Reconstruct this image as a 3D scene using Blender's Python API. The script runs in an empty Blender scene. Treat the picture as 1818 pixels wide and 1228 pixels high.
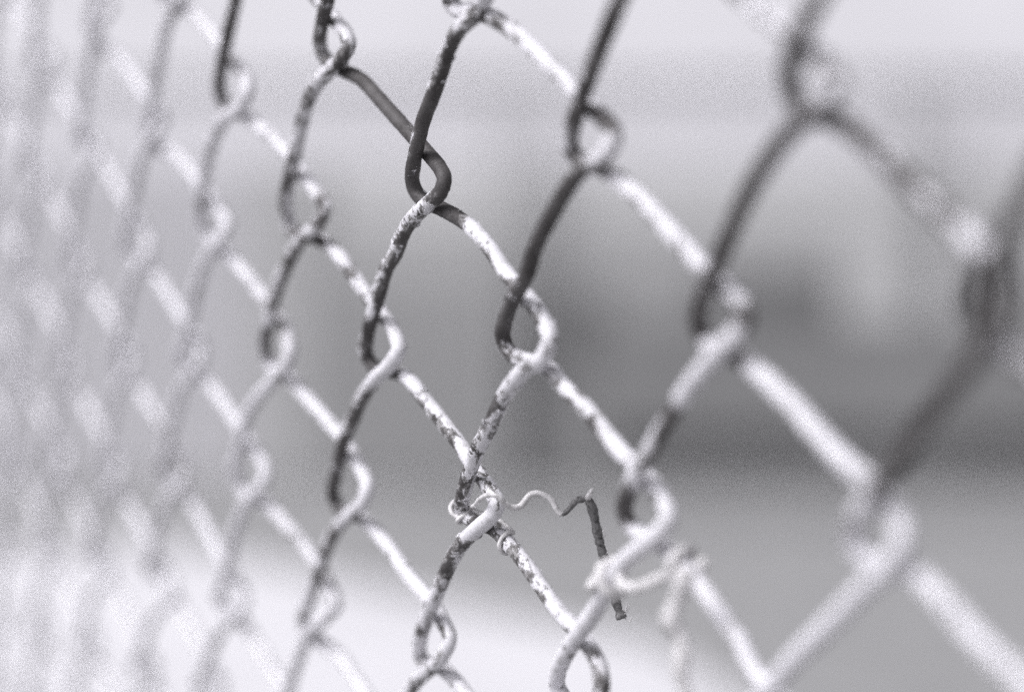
import bpy, math, random, bisect
from mathutils import Vector, noise
random.seed(7)
sc = bpy.context.scene
col = sc.collection

# ------------------------------------------------------------------ camera, sky, sun, exposure
H = 0.95                                   # camera height above the ground, metres
cam_d = bpy.data.cameras.new("camera")
cam = bpy.data.objects.new("camera", cam_d)
col.objects.link(cam)
cam.location = (0, 0, H)
cam.rotation_euler = (math.radians(90), 0, 0)
cam_d.sensor_width = 36
cam_d.lens = 70.1
cam_d.clip_start = 0.02
cam_d.clip_end = 2000
U = 0.0707                                 # diagonal of one mesh of the fence
cam_d.dof.use_dof = True
cam_d.dof.focus_distance = 6.13 * U
cam_d.dof.aperture_fstop = 4.05
cam_d.dof.aperture_blades = 0
sc.camera = cam

SUN_EL, SUN_AZ = 49, 240                   # azimuth clockwise from +Y (camera looks along +Y)
w = bpy.data.worlds.new("World")
sc.world = w
w.use_nodes = True
nt = w.node_tree
nt.nodes.clear()
sky = nt.nodes.new("ShaderNodeTexSky")
sky.sky_type = 'NISHITA'
sky.sun_disc = False
sky.sun_elevation = math.radians(SUN_EL)
sky.sun_rotation = math.radians(SUN_AZ)
sky.dust_density = 7.0
sky.air_density = 1.0
bw = nt.nodes.new("ShaderNodeRGBToBW")
tint = nt.nodes.new("ShaderNodeCombineColor")
mul = [nt.nodes.new("ShaderNodeMath") for _ in range(3)]
nt.links.new(sky.outputs[0], bw.inputs[0])
for m, t, i in zip(mul, (0.995, 0.985, 1.045), range(3)):
    m.operation = 'MULTIPLY'
    m.inputs[1].default_value = t
    nt.links.new(bw.outputs[0], m.inputs[0])
    nt.links.new(m.outputs[0], tint.inputs[i])
bg = nt.nodes.new("ShaderNodeBackground")
bg.inputs[1].default_value = 0.145
wo = nt.nodes.new("ShaderNodeOutputWorld")
nt.links.new(tint.outputs[0], bg.inputs[0])
nt.links.new(bg.outputs[0], wo.inputs[0])

sun_d = bpy.data.lights.new("sun", 'SUN')
sun_d.energy = 1.0
sun_d.angle = math.radians(16)
sun_d.color = (1.0, 0.985, 0.97)
sun = bpy.data.objects.new("sun", sun_d)
col.objects.link(sun)
a, e = math.radians(SUN_AZ), math.radians(SUN_EL)
sdir = Vector((math.sin(a) * math.cos(e), math.cos(a) * math.cos(e), math.sin(e)))
sun.rotation_euler = sdir.to_track_quat('Z', 'Y').to_euler()
sun.location = (0, -3, 6)

vs = sc.view_settings
vs.view_transform = 'Standard'
vs.look = 'None'
vs.gamma = 1
vs.use_curve_mapping = False
vs.exposure = 0.36
sc.cycles.use_denoising = False            # the photograph is grainy film: keep the render's own grain
sc.cycles.use_adaptive_sampling = True
sc.cycles.adaptive_threshold = 0.010
sc.cycles.adaptive_min_samples = 64
sc.cycles.filter_width = 1.6

# ------------------------------------------------------------------ helpers
def new_obj(name, verts, faces, mat, parent=None, smooth=False, attr=None, tubec=None):
    me = bpy.data.meshes.new(name)
    me.from_pydata(verts, [], faces)
    if smooth:
        me.polygons.foreach_set("use_smooth", [True] * len(me.polygons))
    if attr:
        at = me.attributes.new("paint", 'FLOAT', 'POINT')
        at.data.foreach_set("value", attr)
    if tubec:
        at = me.attributes.new("tube", 'FLOAT_VECTOR', 'POINT')
        at.data.foreach_set("vector", tubec)
    me.materials.append(mat)
    me.update()
    o = bpy.data.objects.new(name, me)
    col.objects.link(o)
    if parent:
        o.parent = parent
    return o

def empty(name, loc, label, cat, group=None):
    o = bpy.data.objects.new(name, None)
    o.empty_display_size = 0.05
    col.objects.link(o)
    o.location = loc
    o["label"] = label
    o["category"] = cat
    if group:
        o["group"] = group
    return o

class Mesh:
    def __init__(s): s.v, s.f = [], []
    def box(s, x0, x1, y0, y1, z0, z1):
        b = len(s.v)
        s.v += [(x, y, z) for z in (z0, z1) for y in (y0, y1) for x in (x0, x1)]
        s.f += [tuple(b + i for i in q) for q in ((0, 2, 3, 1), (4, 5, 7, 6), (0, 1, 5, 4), (2, 6, 7, 3), (0, 4, 6, 2), (1, 3, 7, 5))]
        return s
    def build(s, name, mat, parent=None, org=(0, 0, 0)):
        return new_obj(name, [(x - org[0], y - org[1], z - org[2]) for x, y, z in s.v], s.f, mat, parent)

def mat_plain(name, c, rough=0.8, var=0.15, scale=3.0, tint=(1, 1, 1), bump=0.0):
    m = bpy.data.materials.new(name)
    m.use_nodes = True
    n, l = m.node_tree.nodes, m.node_tree.links
    b = n["Principled BSDF"]
    tc = n.new("ShaderNodeTexCoord")
    nz = n.new("ShaderNodeTexNoise")
    nz.inputs["Scale"].default_value = scale
    nz.inputs["Detail"].default_value = 8
    nz.inputs["Roughness"].default_value = 0.65
    r = n.new("ShaderNodeValToRGB")
    r.color_ramp.elements[0].position = 0.3
    r.color_ramp.elements[1].position = 0.7
    lo, hi = c * (1 - var), min(0.9, c * (1 + var))
    r.color_ramp.elements[0].color = (lo * tint[0], lo * tint[1], lo * tint[2], 1)
    r.color_ramp.elements[1].color = (hi * tint[0], hi * tint[1], hi * tint[2], 1)
    l.new(tc.outputs["Object"], nz.inputs["Vector"])
    l.new(nz.outputs["Fac"], r.inputs["Fac"])
    l.new(r.outputs[0], b.inputs["Base Color"])
    b.inputs["Roughness"].default_value = rough
    if bump:
        bp = n.new("ShaderNodeBump")
        bp.inputs["Strength"].default_value = 0.6
        bp.inputs["Distance"].default_value = bump
        l.new(nz.outputs["Fac"], bp.inputs["Height"])
        l.new(bp.outputs[0], b.inputs["Normal"])
    return m
LAV = (0.995, 0.985, 1.015)

# ------------------------------------------------------------------ the setting behind the fence
STRAND = {
 -2: [(-1.766,-0.482,0.000,'R'), (-1.821,-0.44,-0.019,''), (-2.177,-0.418,-0.026,''), (-2.524,-0.354,-0.026,''), (-2.803,-0.26,-0.026,''), (-2.986,-0.158,-0.026,''), (-3.247,-0.076,-0.000,'L'), (-3.255,-0.005,0.023,''), (-2.933,0.065,0.026,''), (-2.522,0.179,0.026,''), (-2.237,0.275,0.026,''), (-1.961,0.368,0.026,''), (-1.733,0.457,0.000,'R'), (-1.708,0.513,-0.021,''), (-1.993,0.573,-0.026,''), (-2.494,0.657,-0.026,''), (-2.831,0.745,-0.026,''), (-3.068,0.86,-0.026,''), (-3.414,0.96,-0.000,'L'), (-3.422,1.035,0.021,''), (-3.149,1.066,0.026,''), (-2.854,1.094,0.026,''), (-2.444,1.186,0.026,''), (-2.151,1.255,0.026,''), (-1.895,1.354,0.026,''), (-1.661,1.436,0.000,'R')],
 -1: [(-1.58,-0.81,-0.026,''), (-1.835,-0.709,-0.026,''), (-2.087,-0.603,-0.026,''), (-2.34,-0.534,-0.000,'L'), (-2.39,-0.471,0.021,''), (-2.086,-0.421,0.026,''), (-1.831,-0.369,0.026,''), (-1.496,-0.285,0.026,''), (-1.156,-0.163,0.026,''), (-0.898,-0.07,0.023,''), (-0.667,-0.002,0.000,'R'), (-0.727,0.051,-0.022,''), (-1.057,0.087,-0.026,''), (-1.401,0.166,-0.026,''), (-1.713,0.26,-0.026,''), (-1.944,0.36,-0.026,''), (-2.249,0.466,-0.000,'L'), (-2.293,0.534,0.020,''), (-2.023,0.57,0.026,''), (-1.744,0.647,0.026,''), (-1.383,0.742,0.026,''), (-1.124,0.813,0.026,''), (-0.876,0.912,0.021,''), (-0.694,0.97,0.000,'R'), (-0.722,1.022,-0.020,''), (-0.991,1.076,-0.026,''), (-1.371,1.158,-0.026,''), (-1.684,1.272,-0.026,''), (-2.029,1.413,-0.026,''), (-2.387,1.544,-0.000,'L'), (-2.284,1.588,0.019,'')],
 0: [(-0.261,-0.662,0.026,''), (-0.113,-0.602,0.026,''), (0.092,-0.538,0.012,''), (0.154,-0.497,0.000,'R'), (0.09,-0.469,-0.013,''), (-0.087,-0.439,-0.026,''), (-0.374,-0.406,-0.026,''), (-0.596,-0.35,-0.026,''), (-0.775,-0.276,-0.026,''), (-0.981,-0.187,-0.026,''), (-1.169,-0.109,-0.024,''), (-1.39,-0.036,-0.000,'L'), (-1.453,0.034,0.020,''), (-1.25,0.072,0.026,''), (-0.906,0.108,0.026,''), (-0.66,0.171,0.026,''), (-0.442,0.258,0.026,''), (-0.251,0.333,0.026,''), (-0.06,0.401,0.026,''), (0.11,0.459,0.015,''), (0.185,0.504,0.000,'R'), (0.096,0.549,-0.020,''), (-0.155,0.594,-0.026,''), (-0.414,0.656,-0.026,''), (-0.653,0.734,-0.026,''), (-0.907,0.823,-0.026,''), (-1.109,0.926,-0.025,''), (-1.366,1.013,-0.000,'L'), (-1.375,1.062,0.014,''), (-1.233,1.078,0.025,''), (-0.951,1.106,0.026,''), (-0.621,1.188,0.026,''), (-0.36,1.278,0.026,''), (-0.092,1.346,0.026,''), (0.099,1.413,0.021,''), (0.259,1.467,0.000,'R'), (0.189,1.523,-0.020,''), (0.007,1.569,-0.026,''), (-0.32,1.646,-0.026,'')],
 1: [(0.058,-0.659,-0.026,''), (-0.098,-0.604,-0.022,''), (-0.3,-0.548,-0.000,'L'), (-0.346,-0.509,0.013,''), (-0.289,-0.474,0.024,''), (-0.096,-0.433,0.026,''), (0.151,-0.386,0.026,''), (0.36,-0.314,0.026,''), (0.588,-0.231,0.026,''), (0.81,-0.151,0.026,''), (0.981,-0.089,0.026,''), (1.162,-0.037,0.012,''), (1.241,0.0,0.000,'R'), (1.213,0.033,-0.012,''), (1.089,0.06,-0.026,''), (0.852,0.091,-0.026,''), (0.65,0.135,-0.026,''), (0.492,0.193,-0.026,''), (0.306,0.238,-0.026,''), (0.115,0.322,-0.026,''), (-0.068,0.4,-0.026,''), (-0.218,0.454,-0.017,''), (-0.351,0.512,-0.000,'L'), (-0.334,0.549,0.011,''), (-0.222,0.571,0.022,''), (-0.035,0.583,0.026,''), (0.178,0.612,0.026,''), (0.351,0.674,0.026,''), (0.576,0.75,0.026,''), (0.791,0.829,0.026,''), (1.023,0.93,0.026,''), (1.177,0.962,0.012,''), (1.271,0.995,0.000,'R'), (1.232,1.026,-0.013,''), (1.034,1.074,-0.026,''), (0.771,1.131,-0.026,''), (0.556,1.201,-0.026,''), (0.307,1.301,-0.026,''), (0.086,1.39,-0.026,''), (-0.162,1.496,-0.016,''), (-0.252,1.553,-0.000,'L'), (-0.202,1.576,0.010,''), (-0.029,1.587,0.026,'')],
 2: [(2.062,-0.459,0.000,'R'), (2.034,-0.44,-0.009,''), (1.879,-0.413,-0.026,''), (1.685,-0.371,-0.026,''), (1.537,-0.314,-0.026,''), (1.374,-0.252,-0.026,''), (1.193,-0.19,-0.026,''), (1.053,-0.122,-0.026,''), (0.912,-0.067,-0.016,''), (0.79,-0.02,-0.000,'L'), (0.78,0.018,0.011,''), (0.855,0.052,0.023,''), (1.057,0.085,0.026,''), (1.267,0.124,0.026,''), (1.455,0.173,0.026,''), (1.609,0.231,0.026,''), (1.733,0.296,0.026,''), (1.882,0.35,0.026,''), (2.042,0.412,0.026,''), (2.173,0.462,0.015,''), (2.252,0.506,0.000,'R'), (2.203,0.555,-0.019,''), (2.014,0.581,-0.026,''), (1.775,0.634,-0.026,''), (1.601,0.688,-0.026,''), (1.42,0.758,-0.026,''), (1.206,0.827,-0.026,''), (1.046,0.899,-0.026,''), (0.871,0.974,-0.015,''), (0.745,1.03,-0.000,'L'), (0.836,1.058,0.013,''), (1.072,1.084,0.026,''), (1.272,1.134,0.026,''), (1.441,1.19,0.026,''), (1.6,1.255,0.026,''), (1.775,1.319,0.026,''), (1.96,1.369,0.026,''), (2.117,1.411,0.019,''), (2.244,1.457,0.000,'R'), (2.292,1.511,-0.020,'')],
 3: [(1.685,-0.499,-0.000,'L'), (1.733,-0.469,0.011,''), (1.86,-0.456,0.023,''), (2.104,-0.41,0.026,''), (2.337,-0.347,0.026,''), (2.552,-0.27,0.026,''), (2.758,-0.193,0.026,''), (2.922,-0.128,0.026,''), (3.094,-0.071,0.022,''), (3.276,-0.01,0.000,'R'), (3.221,0.036,-0.018,''), (3.032,0.054,-0.026,''), (2.824,0.095,-0.026,''), (2.552,0.175,-0.026,''), (2.343,0.245,-0.026,''), (2.193,0.319,-0.026,''), (1.995,0.378,-0.026,''), (1.798,0.442,-0.013,''), (1.688,0.488,-0.000,'L'), (1.694,0.536,0.013,''), (1.838,0.565,0.026,''), (2.095,0.592,0.026,''), (2.23,0.642,0.026,''), (2.449,0.707,0.026,''), (2.65,0.786,0.026,''), (2.85,0.855,0.026,''), (3.024,0.906,0.026,''), (3.179,0.954,0.013,''), (3.237,0.995,0.000,'R'), (3.156,1.038,-0.021,''), (2.944,1.085,-0.026,''), (2.773,1.125,-0.026,''), (2.58,1.194,-0.026,''), (2.375,1.274,-0.026,''), (2.089,1.369,-0.026,''), (1.714,1.496,-0.000,'L'), (1.639,1.546,0.012,'')],
 4: [(3.611,-0.331,-0.026,''), (3.465,-0.273,-0.026,''), (3.314,-0.214,-0.026,''), (3.16,-0.153,-0.026,''), (3.034,-0.095,-0.026,''), (2.873,-0.037,-0.011,''), (2.805,-0.001,-0.000,'L'), (2.852,0.033,0.012,''), (2.973,0.057,0.026,''), (3.178,0.105,0.026,''), (3.414,0.183,0.026,''), (3.634,0.272,0.026,''), (3.804,0.342,0.026,''), (3.973,0.403,0.026,''), (4.132,0.441,0.015,''), (4.226,0.482,0.000,'R'), (4.18,0.519,-0.016,''), (4.045,0.556,-0.026,''), (3.841,0.609,-0.026,''), (3.655,0.665,-0.026,''), (3.49,0.722,-0.026,''), (3.283,0.796,-0.026,''), (3.069,0.873,-0.026,''), (2.892,0.939,-0.014,''), (2.785,0.99,-0.000,'L'), (2.81,1.036,0.015,''), (2.935,1.061,0.026,''), (3.067,1.08,0.026,''), (3.211,1.121,0.026,''), (3.371,1.175,0.026,''), (3.519,1.243,0.026,''), (3.664,1.309,0.026,''), (3.756,1.376,0.025,'')],
 5: [(4.554,-0.24,0.026,''), (4.703,-0.182,0.026,''), (4.887,-0.115,0.026,''), (5.049,-0.059,0.018,''), (5.17,-0.002,0.000,'R'), (5.03,0.047,-0.025,''), (4.847,0.079,-0.026,''), (4.642,0.137,-0.026,''), (4.418,0.217,-0.026,''), (4.23,0.302,-0.026,''), (4.068,0.378,-0.026,''), (3.898,0.444,-0.015,''), (3.798,0.497,-0.000,'L'), (3.822,0.545,0.014,''), (3.978,0.577,0.026,''), (4.153,0.614,0.026,''), (4.354,0.677,0.026,''), (4.542,0.751,0.026,''), (4.723,0.822,0.026,''), (4.887,0.872,0.026,''), (5.058,0.926,0.020,''), (5.181,0.982,0.000,'R'), (5.142,1.035,-0.018,''), (4.978,1.09,-0.026,''), (4.737,1.164,-0.026,''), (4.483,1.242,-0.026,''), (4.216,1.324,-0.026,''), (4.07,1.381,-0.026,'')],
 6: [(5.188,-0.186,-0.026,''), (5.061,-0.136,-0.026,''), (4.914,-0.073,-0.015,''), (4.828,-0.027,-0.000,'L'), (4.844,0.026,0.016,''), (4.951,0.053,0.026,''), (5.085,0.075,0.026,''), (5.291,0.143,0.026,''), (5.45,0.212,0.026,''), (5.637,0.287,0.026,''), (5.793,0.349,0.026,''), (5.921,0.409,0.023,''), (6.055,0.475,0.000,'R'), (6.019,0.53,-0.021,''), (5.9,0.586,-0.026,''), (5.722,0.654,-0.026,''), (5.486,0.74,-0.026,''), (5.261,0.82,-0.026,''), (5.015,0.912,-0.023,''), (4.802,0.992,-0.000,'L'), (4.809,1.047,0.016,''), (4.94,1.064,0.026,''), (5.132,1.077,0.026,''), (5.365,1.149,0.026,''), (5.549,1.225,0.026,''), (5.759,1.286,0.026,'')],
 7: [(6.403,0.247,-0.026,''), (6.28,0.305,-0.026,''), (6.129,0.376,-0.026,''), (5.971,0.438,-0.026,''), (5.835,0.495,-0.000,'L'), (5.828,0.556,0.026,''), (5.968,0.599,0.026,'')],
}
M_conc = mat_plain("pale_concrete", 0.60, 0.9, 0.12, 0.8, LAV)
M_lawn = mat_plain("dry_lawn", 0.25, 1.0, 0.25, 5.0)
M_soil = mat_plain("ground_soil", 0.26, 1.0, 0.2, 0.6)
def slab(name, quad, z, mat):
    o = new_obj(name, [(x, y, z) for x, y in quad], [tuple(range(len(quad)))], mat)
    o["kind"] = "structure"
    return o
slab("ground", [(-600, -200), (600, -200), (600, 900), (-600, 900)], 0.0, M_soil)
slab("lawn", [(-30, 4.2), (30, 4.2), (30, 13.4), (-30, 13.4)], 0.004, M_lawn)
slab("pavement", [(-14, 4.3), (0.8, 4.3), (0.45, 6.3), (-1.7, 9.6), (-14, 11)], 0.008, M_conc)

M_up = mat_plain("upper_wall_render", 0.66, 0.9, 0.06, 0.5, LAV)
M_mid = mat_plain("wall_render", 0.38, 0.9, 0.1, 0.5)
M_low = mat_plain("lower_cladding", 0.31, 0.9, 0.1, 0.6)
M_band = mat_plain("dark_wall_band", 0.22, 0.9, 0.15, 0.6)
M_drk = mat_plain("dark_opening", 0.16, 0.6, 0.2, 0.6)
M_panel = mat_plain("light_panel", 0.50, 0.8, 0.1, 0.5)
M_roof_sky = mat_plain("roof_for_sky_sheet", 0.47, 0.8, 0.1, 0.5, LAV)
D = 14.0
def px(x, y, d=D):                       # metres on the far wall
    return ((x - 909) * d / 3540, H - (y - 614) * d / 3540)
bld = empty("building", (0, D, 0), "wide pale low building with darker doorways, standing far beyond the fence", "building")
def part(name, x0, x1, ytop, ybot, dy0, dy1, mat):
    a0, z1 = px(x0, ytop); a1, z0 = px(x1, ybot)
    return Mesh().box(a0, a1, dy0, dy1, z0, z1).build(name, mat, bld)
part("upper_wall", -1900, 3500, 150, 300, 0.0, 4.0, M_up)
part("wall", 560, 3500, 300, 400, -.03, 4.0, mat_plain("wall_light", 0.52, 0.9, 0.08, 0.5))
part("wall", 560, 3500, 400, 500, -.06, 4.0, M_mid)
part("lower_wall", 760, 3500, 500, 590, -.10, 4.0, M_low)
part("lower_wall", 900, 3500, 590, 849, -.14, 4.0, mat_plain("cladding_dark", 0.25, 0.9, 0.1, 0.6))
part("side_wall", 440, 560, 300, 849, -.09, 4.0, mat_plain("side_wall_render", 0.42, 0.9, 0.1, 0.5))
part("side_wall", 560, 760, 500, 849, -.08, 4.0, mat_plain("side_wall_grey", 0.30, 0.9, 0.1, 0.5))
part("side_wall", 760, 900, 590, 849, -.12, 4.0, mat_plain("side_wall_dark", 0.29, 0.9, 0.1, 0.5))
part("hazy_pale_wall", -1900, 440, 300, 849, -.04, 4.0, mat_plain("hazy_pale_render", 0.50, 0.9, 0.08, 0.5, LAV))  # left wall paler: the bright haze there is put into its colour
part("base", 1060, 3500, 575, 760, -0.30, -0.143, M_band)  # darker band across the right of the lower wall
ex0, ez0 = px(-2000, 150); ex1, ez1 = px(3600, -260)  # roof stretched above the frame, its pale sheet standing in for bright sky
r_ = Mesh(); th = .05
r_.v = [(ex0, -.03, ez0), (ex1, -.03, ez0), (ex1, 3.2, ez1 + .25), (ex0, 3.2, ez1 + .25), (ex0, -.03, ez0 + th), (ex1, -.03, ez0 + th), (ex1, 3.2, ez1 + .25 + th), (ex0, 3.2, ez1 + .25 + th)]
r_.f = [(0, 3, 2, 1), (4, 5, 6, 7), (0, 1, 5, 4), (1, 2, 6, 5), (2, 3, 7, 6), (3, 0, 4, 7)]
r_.build("roof_for_sky", M_roof_sky, bld)
part("door", 985, 1059, 520, 640, -0.19, -0.143, M_drk)
part("window", 1240, 1478, 490, 574, -0.19, -0.143, M_drk)
part("panel", 1482, 1600, 360, 573, -0.20, -0.143, M_panel)
part("panel", 1630, 1720, 360, 573, -0.20, -0.143, M_panel)
part("pillar", 1602, 1626, 160, 573, -0.28, -0.21, M_low)
part("pillar", 884, 898, 160, 849, -0.35, -0.21, M_mid)
slab("flower_bed", [(-.2, 10.6), (9, 9.2), (9, 13.5), (-1.2, 13.5)], 0.012, mat_plain("dark_bed", 0.20, 1.0, 0.3, 3.0))

# ------------------------------------------------------------------ the fence
# fence axes in world metres: e1 along the fence, e2 down its slightly leaning mesh, e3 through it (away from the camera side)
def w3(c): return Vector((c[0], c[2], -c[1]))
E1 = w3((0.4638140594, -0.0312323925, -0.8853818701)) * 0.4969064 * U
E2 = w3((0.1540534632, 0.9869964951, 0.0458851729)) * U
E3 = w3((0.8724356989, -0.1576783316, 0.4625943092)) * U
ORG = w3((-0.4906617006, -0.4821427896, 6.5809142964)) * U + Vector((0, 0, H))
def F(X, Y, Z): return ORG + E1 * X + E2 * Y + E3 * Z
RW = 0.0245 * U                          # wire radius, 1.7 mm
ZA = 0.026

TL = [(-1.30, 0.0), (-1.25, .045), (-1.05, .075), (-.83, .105), (-.64, .165), (-.42, .245), (-.21, .325), (-.01, .395), (.14, .445), (.225, .485)]
TR = [(.245, .515), (.17, .545), (.02, .57), (-.20, .61), (-.42, .68), (-.63, .76), (-.85, .85), (-1.05, .925), (-1.22, .965)]
TEMPL = [(x, y, ZA * min(1, 2.4 * math.sin(math.pi * (i + .3) / 10))) for i, (x, y) in enumerate(TL)] + \
        [(x, y, -ZA * min(1, 2.4 * math.sin(math.pi * (i + .3) / 9))) for i, (x, y) in enumerate(TR)]
Y_TOP, Y_BOT = -10.0, 12.6

def strand_points(k):
    """centre line of one strand in fence units, ordered downwards"""
    ph = (k / 2.0) % 1.0                 # height at which left tips sit
    full = []
    n = math.floor(Y_TOP - ph)
    jam = 0.05 if k > -3 else 0.14
    while n + ph < Y_BOT:
        for x, y, z in TEMPL:
            q = n + ph + y
            jx = jam * noise.noise(Vector((k * 3.1, q * 1.3, 0.5)))
            jy = jam * .6 * noise.noise(Vector((k * 3.1, q * 1.3, 9.5)))
            full.append((k + x + jx, q + jy, z))
        n += 1
    tr = STRAND.get(k)
    if not tr:
        return full
    t0, t1 = tr[0], tr[-1]
    def off(t):                          # how far the measured end lies from the regular mesh
        b = min(full, key=lambda p: (p[1] - t[1]) ** 2 + (0.5 * (p[0] - t[0])) ** 2)
        i = full.index(b)
        best, bd = (0, 0), 9
        for j in (max(0, i - 1), min(len(full) - 2, i)):
            p, q = full[j], full[j + 1]
            dx, dy = q[0] - p[0], q[1] - p[1]
            u = max(0, min(1, ((t[0] - p[0]) * dx + (t[1] - p[1]) * dy) / (dx * dx + dy * dy + 1e-9)))
            c = (p[0] + dx * u, p[1] + dy * u)
            dd = (c[0] - t[0]) ** 2 + (c[1] - t[1]) ** 2
            if dd < bd: best, bd = (t[0] - c[0], t[1] - c[1]), dd
        return best
    o0, o1 = off(t0), off(t1)
    up = [(x + o0[0] * math.exp((y - t0[1]) * 1.5), y + o0[1] * math.exp((y - t0[1]) * 1.5), z) for x, y, z in full if y + o0[1] < t0[1] - .035]
    dn = [(x + o1[0] * math.exp((t1[1] - y) * 1.5), y + o1[1] * math.exp((t1[1] - y) * 1.5), z) for x, y, z in full if y + o1[1] > t1[1] + .035]
    return up + [(x, y, z) for x, y, z, m in tr] + dn

def catmull(P, step_fn):
    """resample a list of Vectors; step_fn(point) gives the spacing; also returns the fractional control index"""
    out, idx = [], []
    n = len(P)
    for i in range(n - 1):
        p0, p1, p2, p3 = P[max(i - 1, 0)], P[i], P[i + 1], P[min(i + 2, n - 1)]
        L = (p2 - p1).length
        d01 = max((p1 - p0).length, 1e-6) ** .5
        d12 = max(L, 1e-6) ** .5
        d23 = max((p3 - p2).length, 1e-6) ** .5
        if i == 0: d01 = d12
        if i == n - 2: d23 = d12
        m1 = (p2 - p1) if i == 0 else ((p1 - p0) / d01 - (p2 - p0) / (d01 + d12) + (p2 - p1) / d12) * d12
        m2 = (p2 - p1) if i == n - 2 else ((p2 - p1) / d12 - (p3 - p1) / (d12 + d23) + (p3 - p2) / d23) * d12
        c = max(1, int(L / step_fn(p1)))
        for j in range(c):
            t = j / c
            t2, t3 = t * t, t * t * t
            out.append(p1 * (2 * t3 - 3 * t2 + 1) + m1 * (t3 - 2 * t2 + t) + p2 * (-2 * t3 + 3 * t2) + m2 * (t3 - t2))
            idx.append(i + t)
    out.append(P[-1]); idx.append(n - 1.0)
    return out, idx

def smooth_pts(P, it):
    for _ in range(it):
        P = [P[0]] + [(P[i - 1] + P[i] * 2 + P[i + 1]) * .25 for i in range(1, len(P) - 1)] + [P[-1]]
    return P

def tube(P, rad, sides, cap=True):
    """verts, faces and the frames of a tube; rad(i) or a number"""
    V, Fc, fr = [], [], []
    t = (P[1] - P[0]).normalized()
    nrm = t.orthogonal().normalized()
    for i, p in enumerate(P):
        t2 = (P[min(i + 1, len(P) - 1)] - P[max(i - 1, 0)]).normalized()
        nrm = (nrm - t2 * nrm.dot(t2)).normalized()
        b = t2.cross(nrm)
        fr.append((t2, nrm, b))
        r = rad(i) if callable(rad) else rad
        for j in range(sides):
            an = 2 * math.pi * j / sides
            V.append(p + (nrm * math.cos(an) + b * math.sin(an)) * r)
    for i in range(len(P) - 1):
        for j in range(sides):
            k2 = (j + 1) % sides
            Fc.append((i * sides + j, i * sides + k2, (i + 1) * sides + k2, (i + 1) * sides + j))
    if cap:
        Fc.append(tuple(range(sides - 1, -1, -1)))
        Fc.append(tuple((len(P) - 1) * sides + j for j in range(sides)))
    return V, Fc, fr

# how much paint is left along each strand: (height, amount)
PAINT = {
 1: [(-.60,.35),(-.50,.40),(-.46,.05),(-.2,.02),(.02,.02),(.035,.35),(.06,.80),(.09,.45),(.13,.25),(.2,.22),(.3,.18),(.35,.38),(.42,.2),(.46,.45),(.50,.55),(.515,.05),(.575,.02),(.59,.5),(.62,.72),(.66,.5),(.72,.7),(.8,.62),(.93,.68),(1.0,.85),(1.06,.9),(1.12,.7),(1.2,.6),(1.3,.75),(1.5,.8),(1.56,.6),(1.6,.8)],
 2: [(-.46,.55),(-.40,.32),(-.3,.14),(-.15,.06),(-.05,.12),(0,.05),(.1,.05),(.14,.25),(.165,.85),(.3,.8),(.4,.75),(.44,.4),(.48,.5),(.51,.35),(.55,.8),(.6,.9),(.66,.55),(.8,.5),(.9,.55),(1.0,.5),(1.05,.4),(1.08,.2),(1.1,.55),(1.2,.6),(1.3,.75),(1.4,.8),(1.43,.3),(1.5,.4),(1.55,.8)],
 0: [(-.56,.75),(-.5,.3),(-.46,.45),(-.42,.7),(-.38,.5),(-.3,.55),(-.1,.6),(.04,.6),(.09,.25),(.13,.4),(.2,.6),(.26,.4),(.34,.5),(.42,.55),(.47,.75),(.55,.9),(.6,.75),(.63,.5),(.66,.2),(.8,.15),(1.03,.1),(1.06,.5),(1.1,.85),(1.4,.9),(1.45,.6),(1.5,.7)],
 3: [(-.48,.85),(-.38,.65),(-.25,.75),(-.1,.7),(-.07,.15),(-.02,.1),(.01,.85),(.04,.5),(.09,.05),(.3,.02),(.46,.02),(.5,.15),(.55,.55),(.6,.75),(.68,.55),(.8,.62),(.95,.7),(1.0,.9),(1.06,.95),(1.5,.85),(1.6,.9)],
 4: [(-.5,.03),(-.05,.1),(.04,.35),(.08,.15),(.11,.85),(.2,.68),(.27,.75),(.33,.52),(.36,.62),(.42,.6),(.46,.5),(.49,.2),(.53,.85),(.58,.9),(.62,.55),(.66,.85),(.69,.3),(.82,.35),(.88,.7),(.92,.15),(.99,.1),(1.04,.8),(1.1,.95),(1.6,.95)],
 5: [(-.3,.85),(-.05,.7),(0,.4),(.05,.05),(.46,.0),(.53,.05),(.545,.9),(.58,.35),(.62,.95),(1.0,.98),(1.4,.98)],
 6: [(-.5,.35),(-.1,.2),(.05,.15),(.2,.1),(.33,.3),(.38,.75),(.42,.3),(.50,.1),(.58,.05),(.62,.0),(.84,.0),(.9,.6),(.99,.5),(1.04,.95),(1.5,.98)],
 7: [(-.2,.0),(0,.0),(.5,.0),(.58,.45),(.7,.5),(1,.9)],
 -1: [(-1.2,.05),(-.56,.0),(-.5,.3),(-.46,.5),(-.42,.2),(-.38,.9),(-.1,.9),(-.03,.3),(.02,.4),(.05,.6),(.1,.4),(.4,.5),(.47,.7),(.52,.95),(.9,.95),(1.0,.9),(1.1,.5),(1.5,.4)],
}
def paint_at(k, y, z):
    P = PAINT.get(k)
    if P and P[0][0] <= y <= P[-1][0]:
        for (a, b), (c, d) in zip(P, P[1:]):
            if a <= y <= c:
                return b + (d - b) * (y - a) / (c - a)
    base = (0.92 if k >= -1 else 1.05) if z > 0 else (1.05 if k < -1 else .6)
    if y < -.6 and k > -2: base -= .2
    return max(0, min(1, base + .7 * noise.noise(Vector((k * 2.3, y * 2.7, 4)))))

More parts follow.
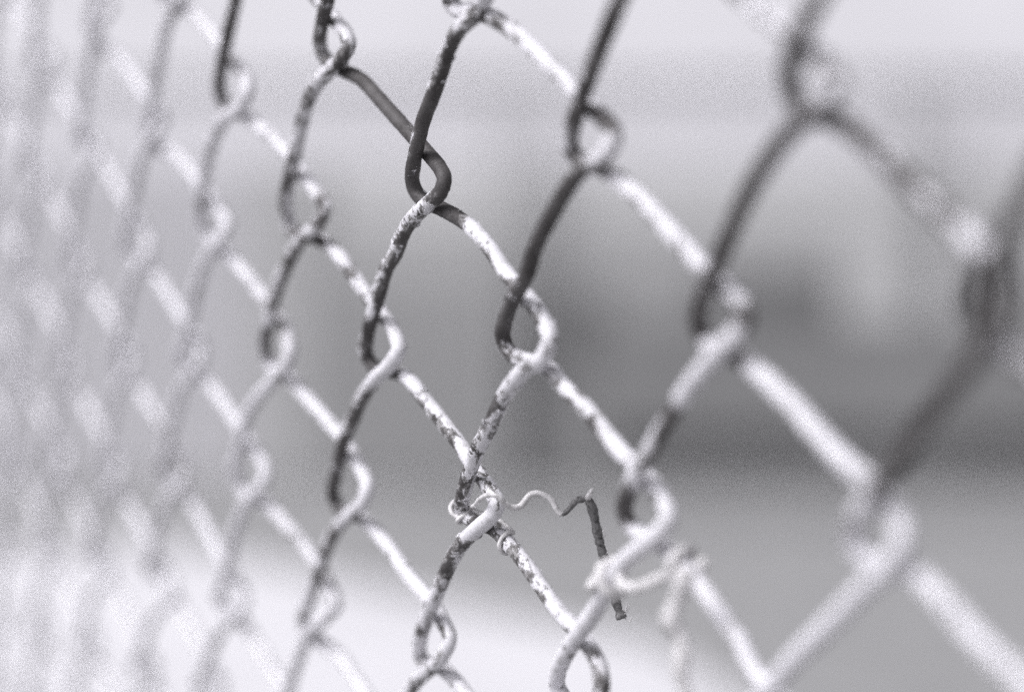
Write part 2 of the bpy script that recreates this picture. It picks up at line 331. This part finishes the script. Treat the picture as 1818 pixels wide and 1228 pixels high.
E3n = E3.normalized()
UPV = E1.normalized()
SIDE = {1: [(.09, .52, (-1, 0, .2), .24), (1.1, 1.5, (.5, 0, .1), .2)], 2: [(.56, 1.04, (1, 0, .2), .30), (-.45, -.1, (-.7, 0, .5), .2)],
        0: [(-.42, .02, (.9, -.3, 0), .3)], 3: [(-.45, -.08, (.7, 0, .7), .3)]}
def side_dir(k, y, z):
    """which side of the wire kept more of its paint there"""
    for y0, y1, d, a in SIDE.get(k, []):
        if y0 <= y <= y1: return Vector(d).normalized(), a
    q = 6 * noise.noise(Vector((k * 1.7, y * 1.1, 2.2)))
    return Vector((.5 * math.sin(q) + (.4 if z > 0 else -.4), -.3, .5)).normalized(), .2

def add_flakes(k, C, fr, Y, V, Fc, at, tc):
    """curled chips of paint still hanging on to the wire's surface"""
    rn = random.Random(40 + k)
    cand = [i for i in range(len(C)) if -.55 < Y[i] < 1.5]
    n = 0
    while n < 26:
        i = rn.choice(cand)
        p = paint_at(k, Y[i], 1)
        if not .12 < p < .88 or i < 20 or i > len(C) - 20: continue
        n += 1
        t, n1, b1 = fr[i]
        th = rn.uniform(0, 2 * math.pi)
        L, W_, lift = rn.uniform(.0005, .0013), rn.uniform(.25, .6), rn.uniform(.0001, .00045)
        sgn = rn.choice((-1, 1))
        base = len(V)
        NU, NV_ = 6, 5
        jag = [rn.uniform(.7, 1.15) for _ in range(NV_ + 1)]
        for lay in (0, 1):
            for u in range(NU + 1):
                for v in range(NV_ + 1):
                    uu = u / NU * jag[v]
                    a_ = th + (v / NV_ - .5) * 2 * W_ * (1 - .25 * u / NU)
                    nv = n1 * math.cos(a_) + b1 * math.sin(a_)
                    r = RW + .00004 + lift * uu * uu + lay * .00007
                    V.append(C[i] - FO + t * (sgn * L * uu) + nv * r)
                    at.append(1.6)
                    tc.extend([.3 + n, 0.001 * u, 0.001 * v])
        w_ = NV_ + 1
        o2 = base + (NU + 1) * w_
        for u in range(NU):
            for v in range(NV_):
                a0 = u * w_ + v
                Fc.append((base + a0, base + a0 + 1, base + a0 + w_ + 1, base + a0 + w_))
                Fc.append((o2 + a0, o2 + a0 + w_, o2 + a0 + w_ + 1, o2 + a0 + 1))
        ring = [v for v in range(w_)] + [u * w_ + NV_ for u in range(1, NU + 1)] + [NU * w_ + v for v in range(NV_ - 1, -1, -1)] + [u * w_ for u in range(NU - 1, 0, -1)]
        for q in range(len(ring)):
            x, y = ring[q], ring[(q + 1) % len(ring)]
            Fc.append((base + x, o2 + x, o2 + y, base + y))

def mat_wire():
    m = bpy.data.materials.new("peeling_white_paint_on_wire")
    m.use_nodes = True
    m.displacement_method = 'BOTH'
    n, l = m.node_tree.nodes, m.node_tree.links
    b = n["Principled BSDF"]
    out = n["Material Output"]
    tc = n.new("ShaderNodeTexCoord")
    at = n.new("ShaderNodeAttribute"); at.attribute_name = "paint"
    tb = n.new("ShaderNodeAttribute"); tb.attribute_name = "tube"
    def nz(scale, det, ro, dist=0.0, src=None):
        q = n.new("ShaderNodeTexNoise")
        q.inputs["Scale"].default_value = scale
        q.inputs["Detail"].default_value = det
        q.inputs["Roughness"].default_value = ro
        q.inputs["Distortion"].default_value = dist
        l.new(src or tc.outputs["Object"], q.inputs["Vector"])
        return q.outputs["Fac"]
    def mt(op, a, b_=None, c_=None):
        q = n.new("ShaderNodeMath"); q.operation = op
        for i, v in enumerate((a, b_, c_)):
            if v is None: continue
            if hasattr(v, "links"): l.new(v, q.inputs[i])
            else: q.inputs[i].default_value = v
        return q.outputs[0]
    def mr(v, a, b_, c_=0.0, d_=1.0):
        q = n.new("ShaderNodeMapRange"); q.clamp = True
        l.new(v, q.inputs[0])
        for i, x in enumerate((a, b_, c_, d_)): q.inputs[i + 1].default_value = x
        return q.outputs[0]
    big = nz(420, 6, .66, .5, tb.outputs["Vector"])
    fine = nz(1500, 3, .6)
    big2 = mt('MULTIPLY_ADD', fine, 0.30, big)                  # big + .3 fine  (mean .65)
    thr = mr(at.outputs["Fac"], 0, 1, 0.83, 0.50)
    diff = mt('SUBTRACT', big2, thr)
    mask = mr(diff, -0.006, 0.006)
    rim = mt('MULTIPLY', mr(diff, -0.035, -0.004), mt('SUBTRACT', 1.0, mask))      # dark line along a chipped edge
    # paint
    pc = n.new("ShaderNodeValToRGB")
    e = pc.color_ramp.elements
    e[0].position, e[0].color = 0.30, (.40, .392, .395, 1)
    e[1].position, e[1].color = 0.48, (.67, .66, .69, 1)
    l.new(nz(420, 6, .7), pc.inputs["Fac"])
    # bare wire
    rc = n.new("ShaderNodeValToRGB")
    e = rc.color_ramp.elements
    e[0].position, e[0].color = 0.36, (.022, .019, .019, 1)
    e[1].position, e[1].color = 0.72, (.145, .138, .138, 1)
    l.new(mt('MULTIPLY_ADD', nz(2600, 4, .7), .5, mt('MULTIPLY', nz(160, 5, .6), .5)), rc.inputs["Fac"])
    dk = n.new("ShaderNodeMix"); dk.data_type = 'RGBA'
    l.new(rim, dk.inputs["Factor"]); l.new(rc.outputs[0], dk.inputs["A"]); dk.inputs["B"].default_value = (.025, .022, .022, 1)
    worn = n.new("ShaderNodeMix"); worn.data_type = 'RGBA'       # thin chalky film left where paint wore away
    l.new(mt('MULTIPLY', mr(mt('ADD', diff, mt('MULTIPLY', mt('SUBTRACT', nz(1100, 5, .72, .3, tb.outputs["Vector"]), .5), .42)), -.075, -.035), mr(at.outputs["Fac"], .05, .35, 0, .75)), worn.inputs["Factor"])
    l.new(dk.outputs["Result"], worn.inputs["A"]); worn.inputs["B"].default_value = (.33, .322, .322, 1)
    mx = n.new("ShaderNodeMix"); mx.data_type = 'RGBA'
    l.new(mask, mx.inputs["Factor"]); l.new(worn.outputs["Result"], mx.inputs["A"]); l.new(pc.outputs[0], mx.inputs["B"])
    l.new(mx.outputs["Result"], b.inputs["Base Color"])
    l.new(mr(mask, 0, 1, .62, .5), b.inputs["Roughness"])
    b.inputs["Specular IOR Level"].default_value = 0.35
    h = mt('ADD', mt('MULTIPLY', mr(diff, -0.012, 0.012), .00013), mt('MULTIPLY', nz(900, 4, .65), .00012))
    dp = n.new("ShaderNodeDisplacement")
    l.new(h, dp.inputs["Height"]); dp.inputs["Midlevel"].default_value = 0.0001; dp.inputs["Scale"].default_value = 1.0
    l.new(dp.outputs[0], out.inputs["Displacement"])
    return m
M_wire = mat_wire()

fence = empty("chain_link_fence", F(1, Y_BOT, 0), "old chain link fence with white paint flaking off its rusty wires", "fence")
FO = Vector(fence.location)
CENTRE = {}
for k in range(-30, 10):
    pts = strand_points(k)
    P = [F(*p) for p in pts]
    fine_k = -3 <= k <= 7
    vis0, vis1 = F(0, -1.0, 0).z, F(0, 1.9, 0).z
    def step(p):
        if p.z > vis0 or p.z < vis1: return 0.003
        if -1 <= k <= 3: return 0.00030
        if fine_k: return 0.0006
        return 0.002
    C, idx = catmull(P, step)
    if fine_k: C = smooth_pts(C, 6)
    sides = 28 if -1 <= k <= 3 else (18 if fine_k else 10)
    V, Fc, fr = tube([c - FO for c in C], lambda i: (RW - .00003) * (1 + .045 * noise.noise(C[i] * 420) + .03 * noise.noise(C[i] * 1300)), sides)
    CENTRE[k] = (C, fr, [pts[int(i)][1] + (pts[min(int(i) + 1, len(pts) - 1)][1] - pts[int(i)][1]) * (i - int(i)) for i in idx])
    at, tc, run = [], [], 0.0
    for i, t in enumerate(idx):
        a_ = pts[int(t)]
        yy = CENTRE[k][2][i]
        base = paint_at(k, yy, a_[2]) + .30 * noise.noise(Vector((k * 5.3, yy * 17, 7.7)))
        base = max(0, min(1, base))
        d, amp = side_dir(k, yy, a_[2])
        tt, n1, b1 = fr[i]
        run += (C[i] - C[i - 1]).length if i else 0
        for j in range(sides):
            an = 2 * math.pi * j / sides
            nv = n1 * math.cos(an) + b1 * math.sin(an)
            at.append(base + amp * nv.dot(d) * min(1, 6 * base * (1 - base) + .1))
            tc += [run * .42 + k * .37, nv.dot(E3n) * RW, (nv.dot(UPV)) * RW + .01 * k]
    if k in (0, 1, 2):
        add_flakes(k, C, fr, CENTRE[k][2], V, Fc, at, tc)
    o = new_obj("wire", V, Fc, M_wire, fence, True, at, tc)

# ------------------------------------------------------------------ dried vine tendrils
def camw(x, y, d):                       # measured position -> metres
    return Vector(((x - 909) * d / 3540 * U, d * U, H - (y - 614) * d / 3540 * U))
def mat_vine(name, lo, hi, scale):
    return mat_plain(name, (lo + hi) / 2, 0.75, (hi - lo) / (hi + lo), scale, (1, .98, .985), 0.0002)
M_pale = mat_vine("pale_dry_tendril", 0.38, 0.80, 500)
M_stem = mat_vine("dark_dry_bark", 0.025, 0.24, 1300)

def around(k, y0, y1, turns, th0, gap, n=40, sag=0.0):
    """points winding round strand k between heights y0 and y1"""
    C, fr, Y = CENTRE[k]
    i0 = min(range(len(Y)), key=lambda i: abs(Y[i] - y0))
    i1 = min(range(len(Y)), key=lambda i: abs(Y[i] - y1))
    out = []
    for j in range(n + 1):
        u = j / n
        i = i0 + (i1 - i0) * u
        c = C[int(i)].lerp(C[min(int(i) + 1, len(C) - 1)], i - int(i))
        t = fr[int(i)][0]
        toc = (Vector((0, 0, H)) - c).normalized()
        a1 = (toc - t * toc.dot(t)).normalized()
        b1 = t.cross(a1)
        th = th0 + turns * 2 * math.pi * u
        out.append(c + (a1 * math.cos(th) + b1 * math.sin(th)) * gap + t * (sag * math.cos(th)))
    return out

def sweep(name, P, r, mat, parent, org, step=.0003, sides=14, rough=0.0, sm=3):
    C, idx = catmull(P, lambda p: step)
    C = smooth_pts(C, sm)
    N = len(P) - 1
    def rad(i):
        q = r(idx[i] / N) if callable(r) else r
        return q * (1 + rough * noise.noise(C[i] * 900) + .5 * rough * noise.noise(C[i] * 2600))
    V, Fc, fr = tube([c - org for c in C], rad, sides)
    return new_obj(name, V, Fc, mat, parent, True), C, fr

TR_ = 0.00046
g = RW + TR_ + .00012
org = camw(1045, 885, 6.03)
vine = empty("dried_vine", org, "thin curly tendril coiled on the sharp wire knot, ending in a dark broken stem", "vine", "dried vines on the fence")
coilB = around(2, 1.128, 1.116, -.62, 2.35, g, 26)
run = around(2, 1.108, 1.062, 0.04, -1.52, g, 10)
coilA = around(2, 1.050, 1.004, -2.05, -1.2, g, 64, .0009)
free = [camw(*p) for p in ((843, 897, 6.14), (852, 886, 6.06), (864, 879, 6.00), (876, 878, 5.985), (886, 883, 5.99), (894, 892, 6.0), (905, 899, 6.01),
        (916, 901, 6.02), (926, 897, 6.03), (933, 887, 6.03), (942, 877, 6.03), (955, 875, 6.03), (968, 879, 6.03), (978, 886, 6.03), (985, 897, 6.03), (991, 908, 6.03), (997, 913, 6.03),
        (1006, 908, 6.03), (1013, 900, 6.03), (1020, 891, 6.02), (1028, 886, 6.02), (1040, 884, 6.02))]
sweep("tendril", coilB + run + coilA + free[:17], lambda u: .00046 + .00018 * max(0, min(1, (u - .84) * 12)), M_pale, vine, org, rough=.18)
sweep("tendril", free[16:], lambda u: .00050 + .0003 * u, M_stem, vine, org, rough=.25)
st = [camw(*p) for p in ((1030, 888, 6.02), (1040, 883, 6.02), (1048, 893, 6.02), (1053, 908, 6.03), (1058, 932, 6.04), (1064, 960, 6.05), (1072, 988, 6.06), (1080, 1015, 6.07), (1087, 1042, 6.08), (1093, 1066, 6.08), (1100, 1086, 6.08), (1104, 1097, 6.08))]
so, SC, sf = sweep("stem", st, lambda u: .00062 + .00040 * min(1, u * 6) + (.00022 if u > .93 else 0), M_stem, vine, org, sides=18, rough=.26)
stub = [camw(*p) for p in ((1042, 886, 6.02), (1047, 878, 6.0), (1051, 869, 5.98))]
sweep("stem", stub, lambda u: .00075 * (1 - .55 * u), M_pale, vine, org, sides=12, rough=.4)
rnd = random.Random(3)
for frac in (.33, .38, .52, .60, .66, .95, .97, .985, .99):      # loose bark fibres
    i = int(frac * (len(SC) - 1))
    t, n1, b1 = sf[i]
    an = rnd.uniform(-1, 1)
    d = (Vector((1, 0, 0)) * math.cos(an) + Vector((0, -1, 0)) * math.sin(abs(an)) + Vector((0, 0, rnd.uniform(-.3, .9)))).normalized()
    L = rnd.uniform(.0012, .0026)
    p0 = SC[i] + d * .0008
    P = [p0, p0 + d * L * .5 + t * L * .2, p0 + d * L * .8 - t * L * .4]
    sweep("fibre", P, .00011, M_pale, so, org, step=.0002, sides=6)
# second vine, nearer the camera
org2 = camw(1205, 1015, 5.2)
v2 = empty("dried_vine", org2, "pale out-of-focus vine strand slung between two wires, with an end hanging down", "vine", "dried vines on the fence")
g2 = RW + .0012
loop = around(3, 1.21, 1.155, 1.35, 1.0, g2, 40)
mid = [camw(*p) for p in ((1102, 1036, 5.37), (1120, 1043, 5.34), (1142, 1040, 5.31), (1165, 1029, 5.29), (1186, 1020, 5.25), (1205, 1013, 5.20))]
wrap = around(4, 1.105, 1.145, 1.4, 2.2, g2, 34)
sweep("tendril", loop + mid + wrap, .00115, M_pale, v2, org2, step=.0005, rough=.15)
hang = [camw(*p) for p in ((1222, 1008, 5.02), (1214, 1030, 5.02), (1208, 1052, 5.04), (1196, 1078, 5.06), (1188, 1096, 5.06), (1196, 1112, 5.06), (1209, 1130, 5.06), (1213, 1155, 5.06), (1208, 1180, 5.06), (1211, 1205, 5.06), (1218, 1232, 5.06), (1220, 1262, 5.06))]
sweep("stem", hang, lambda u: .0015 + .0002 * math.sin(u * 20), M_pale, v2, org2, step=.0006, rough=.2)
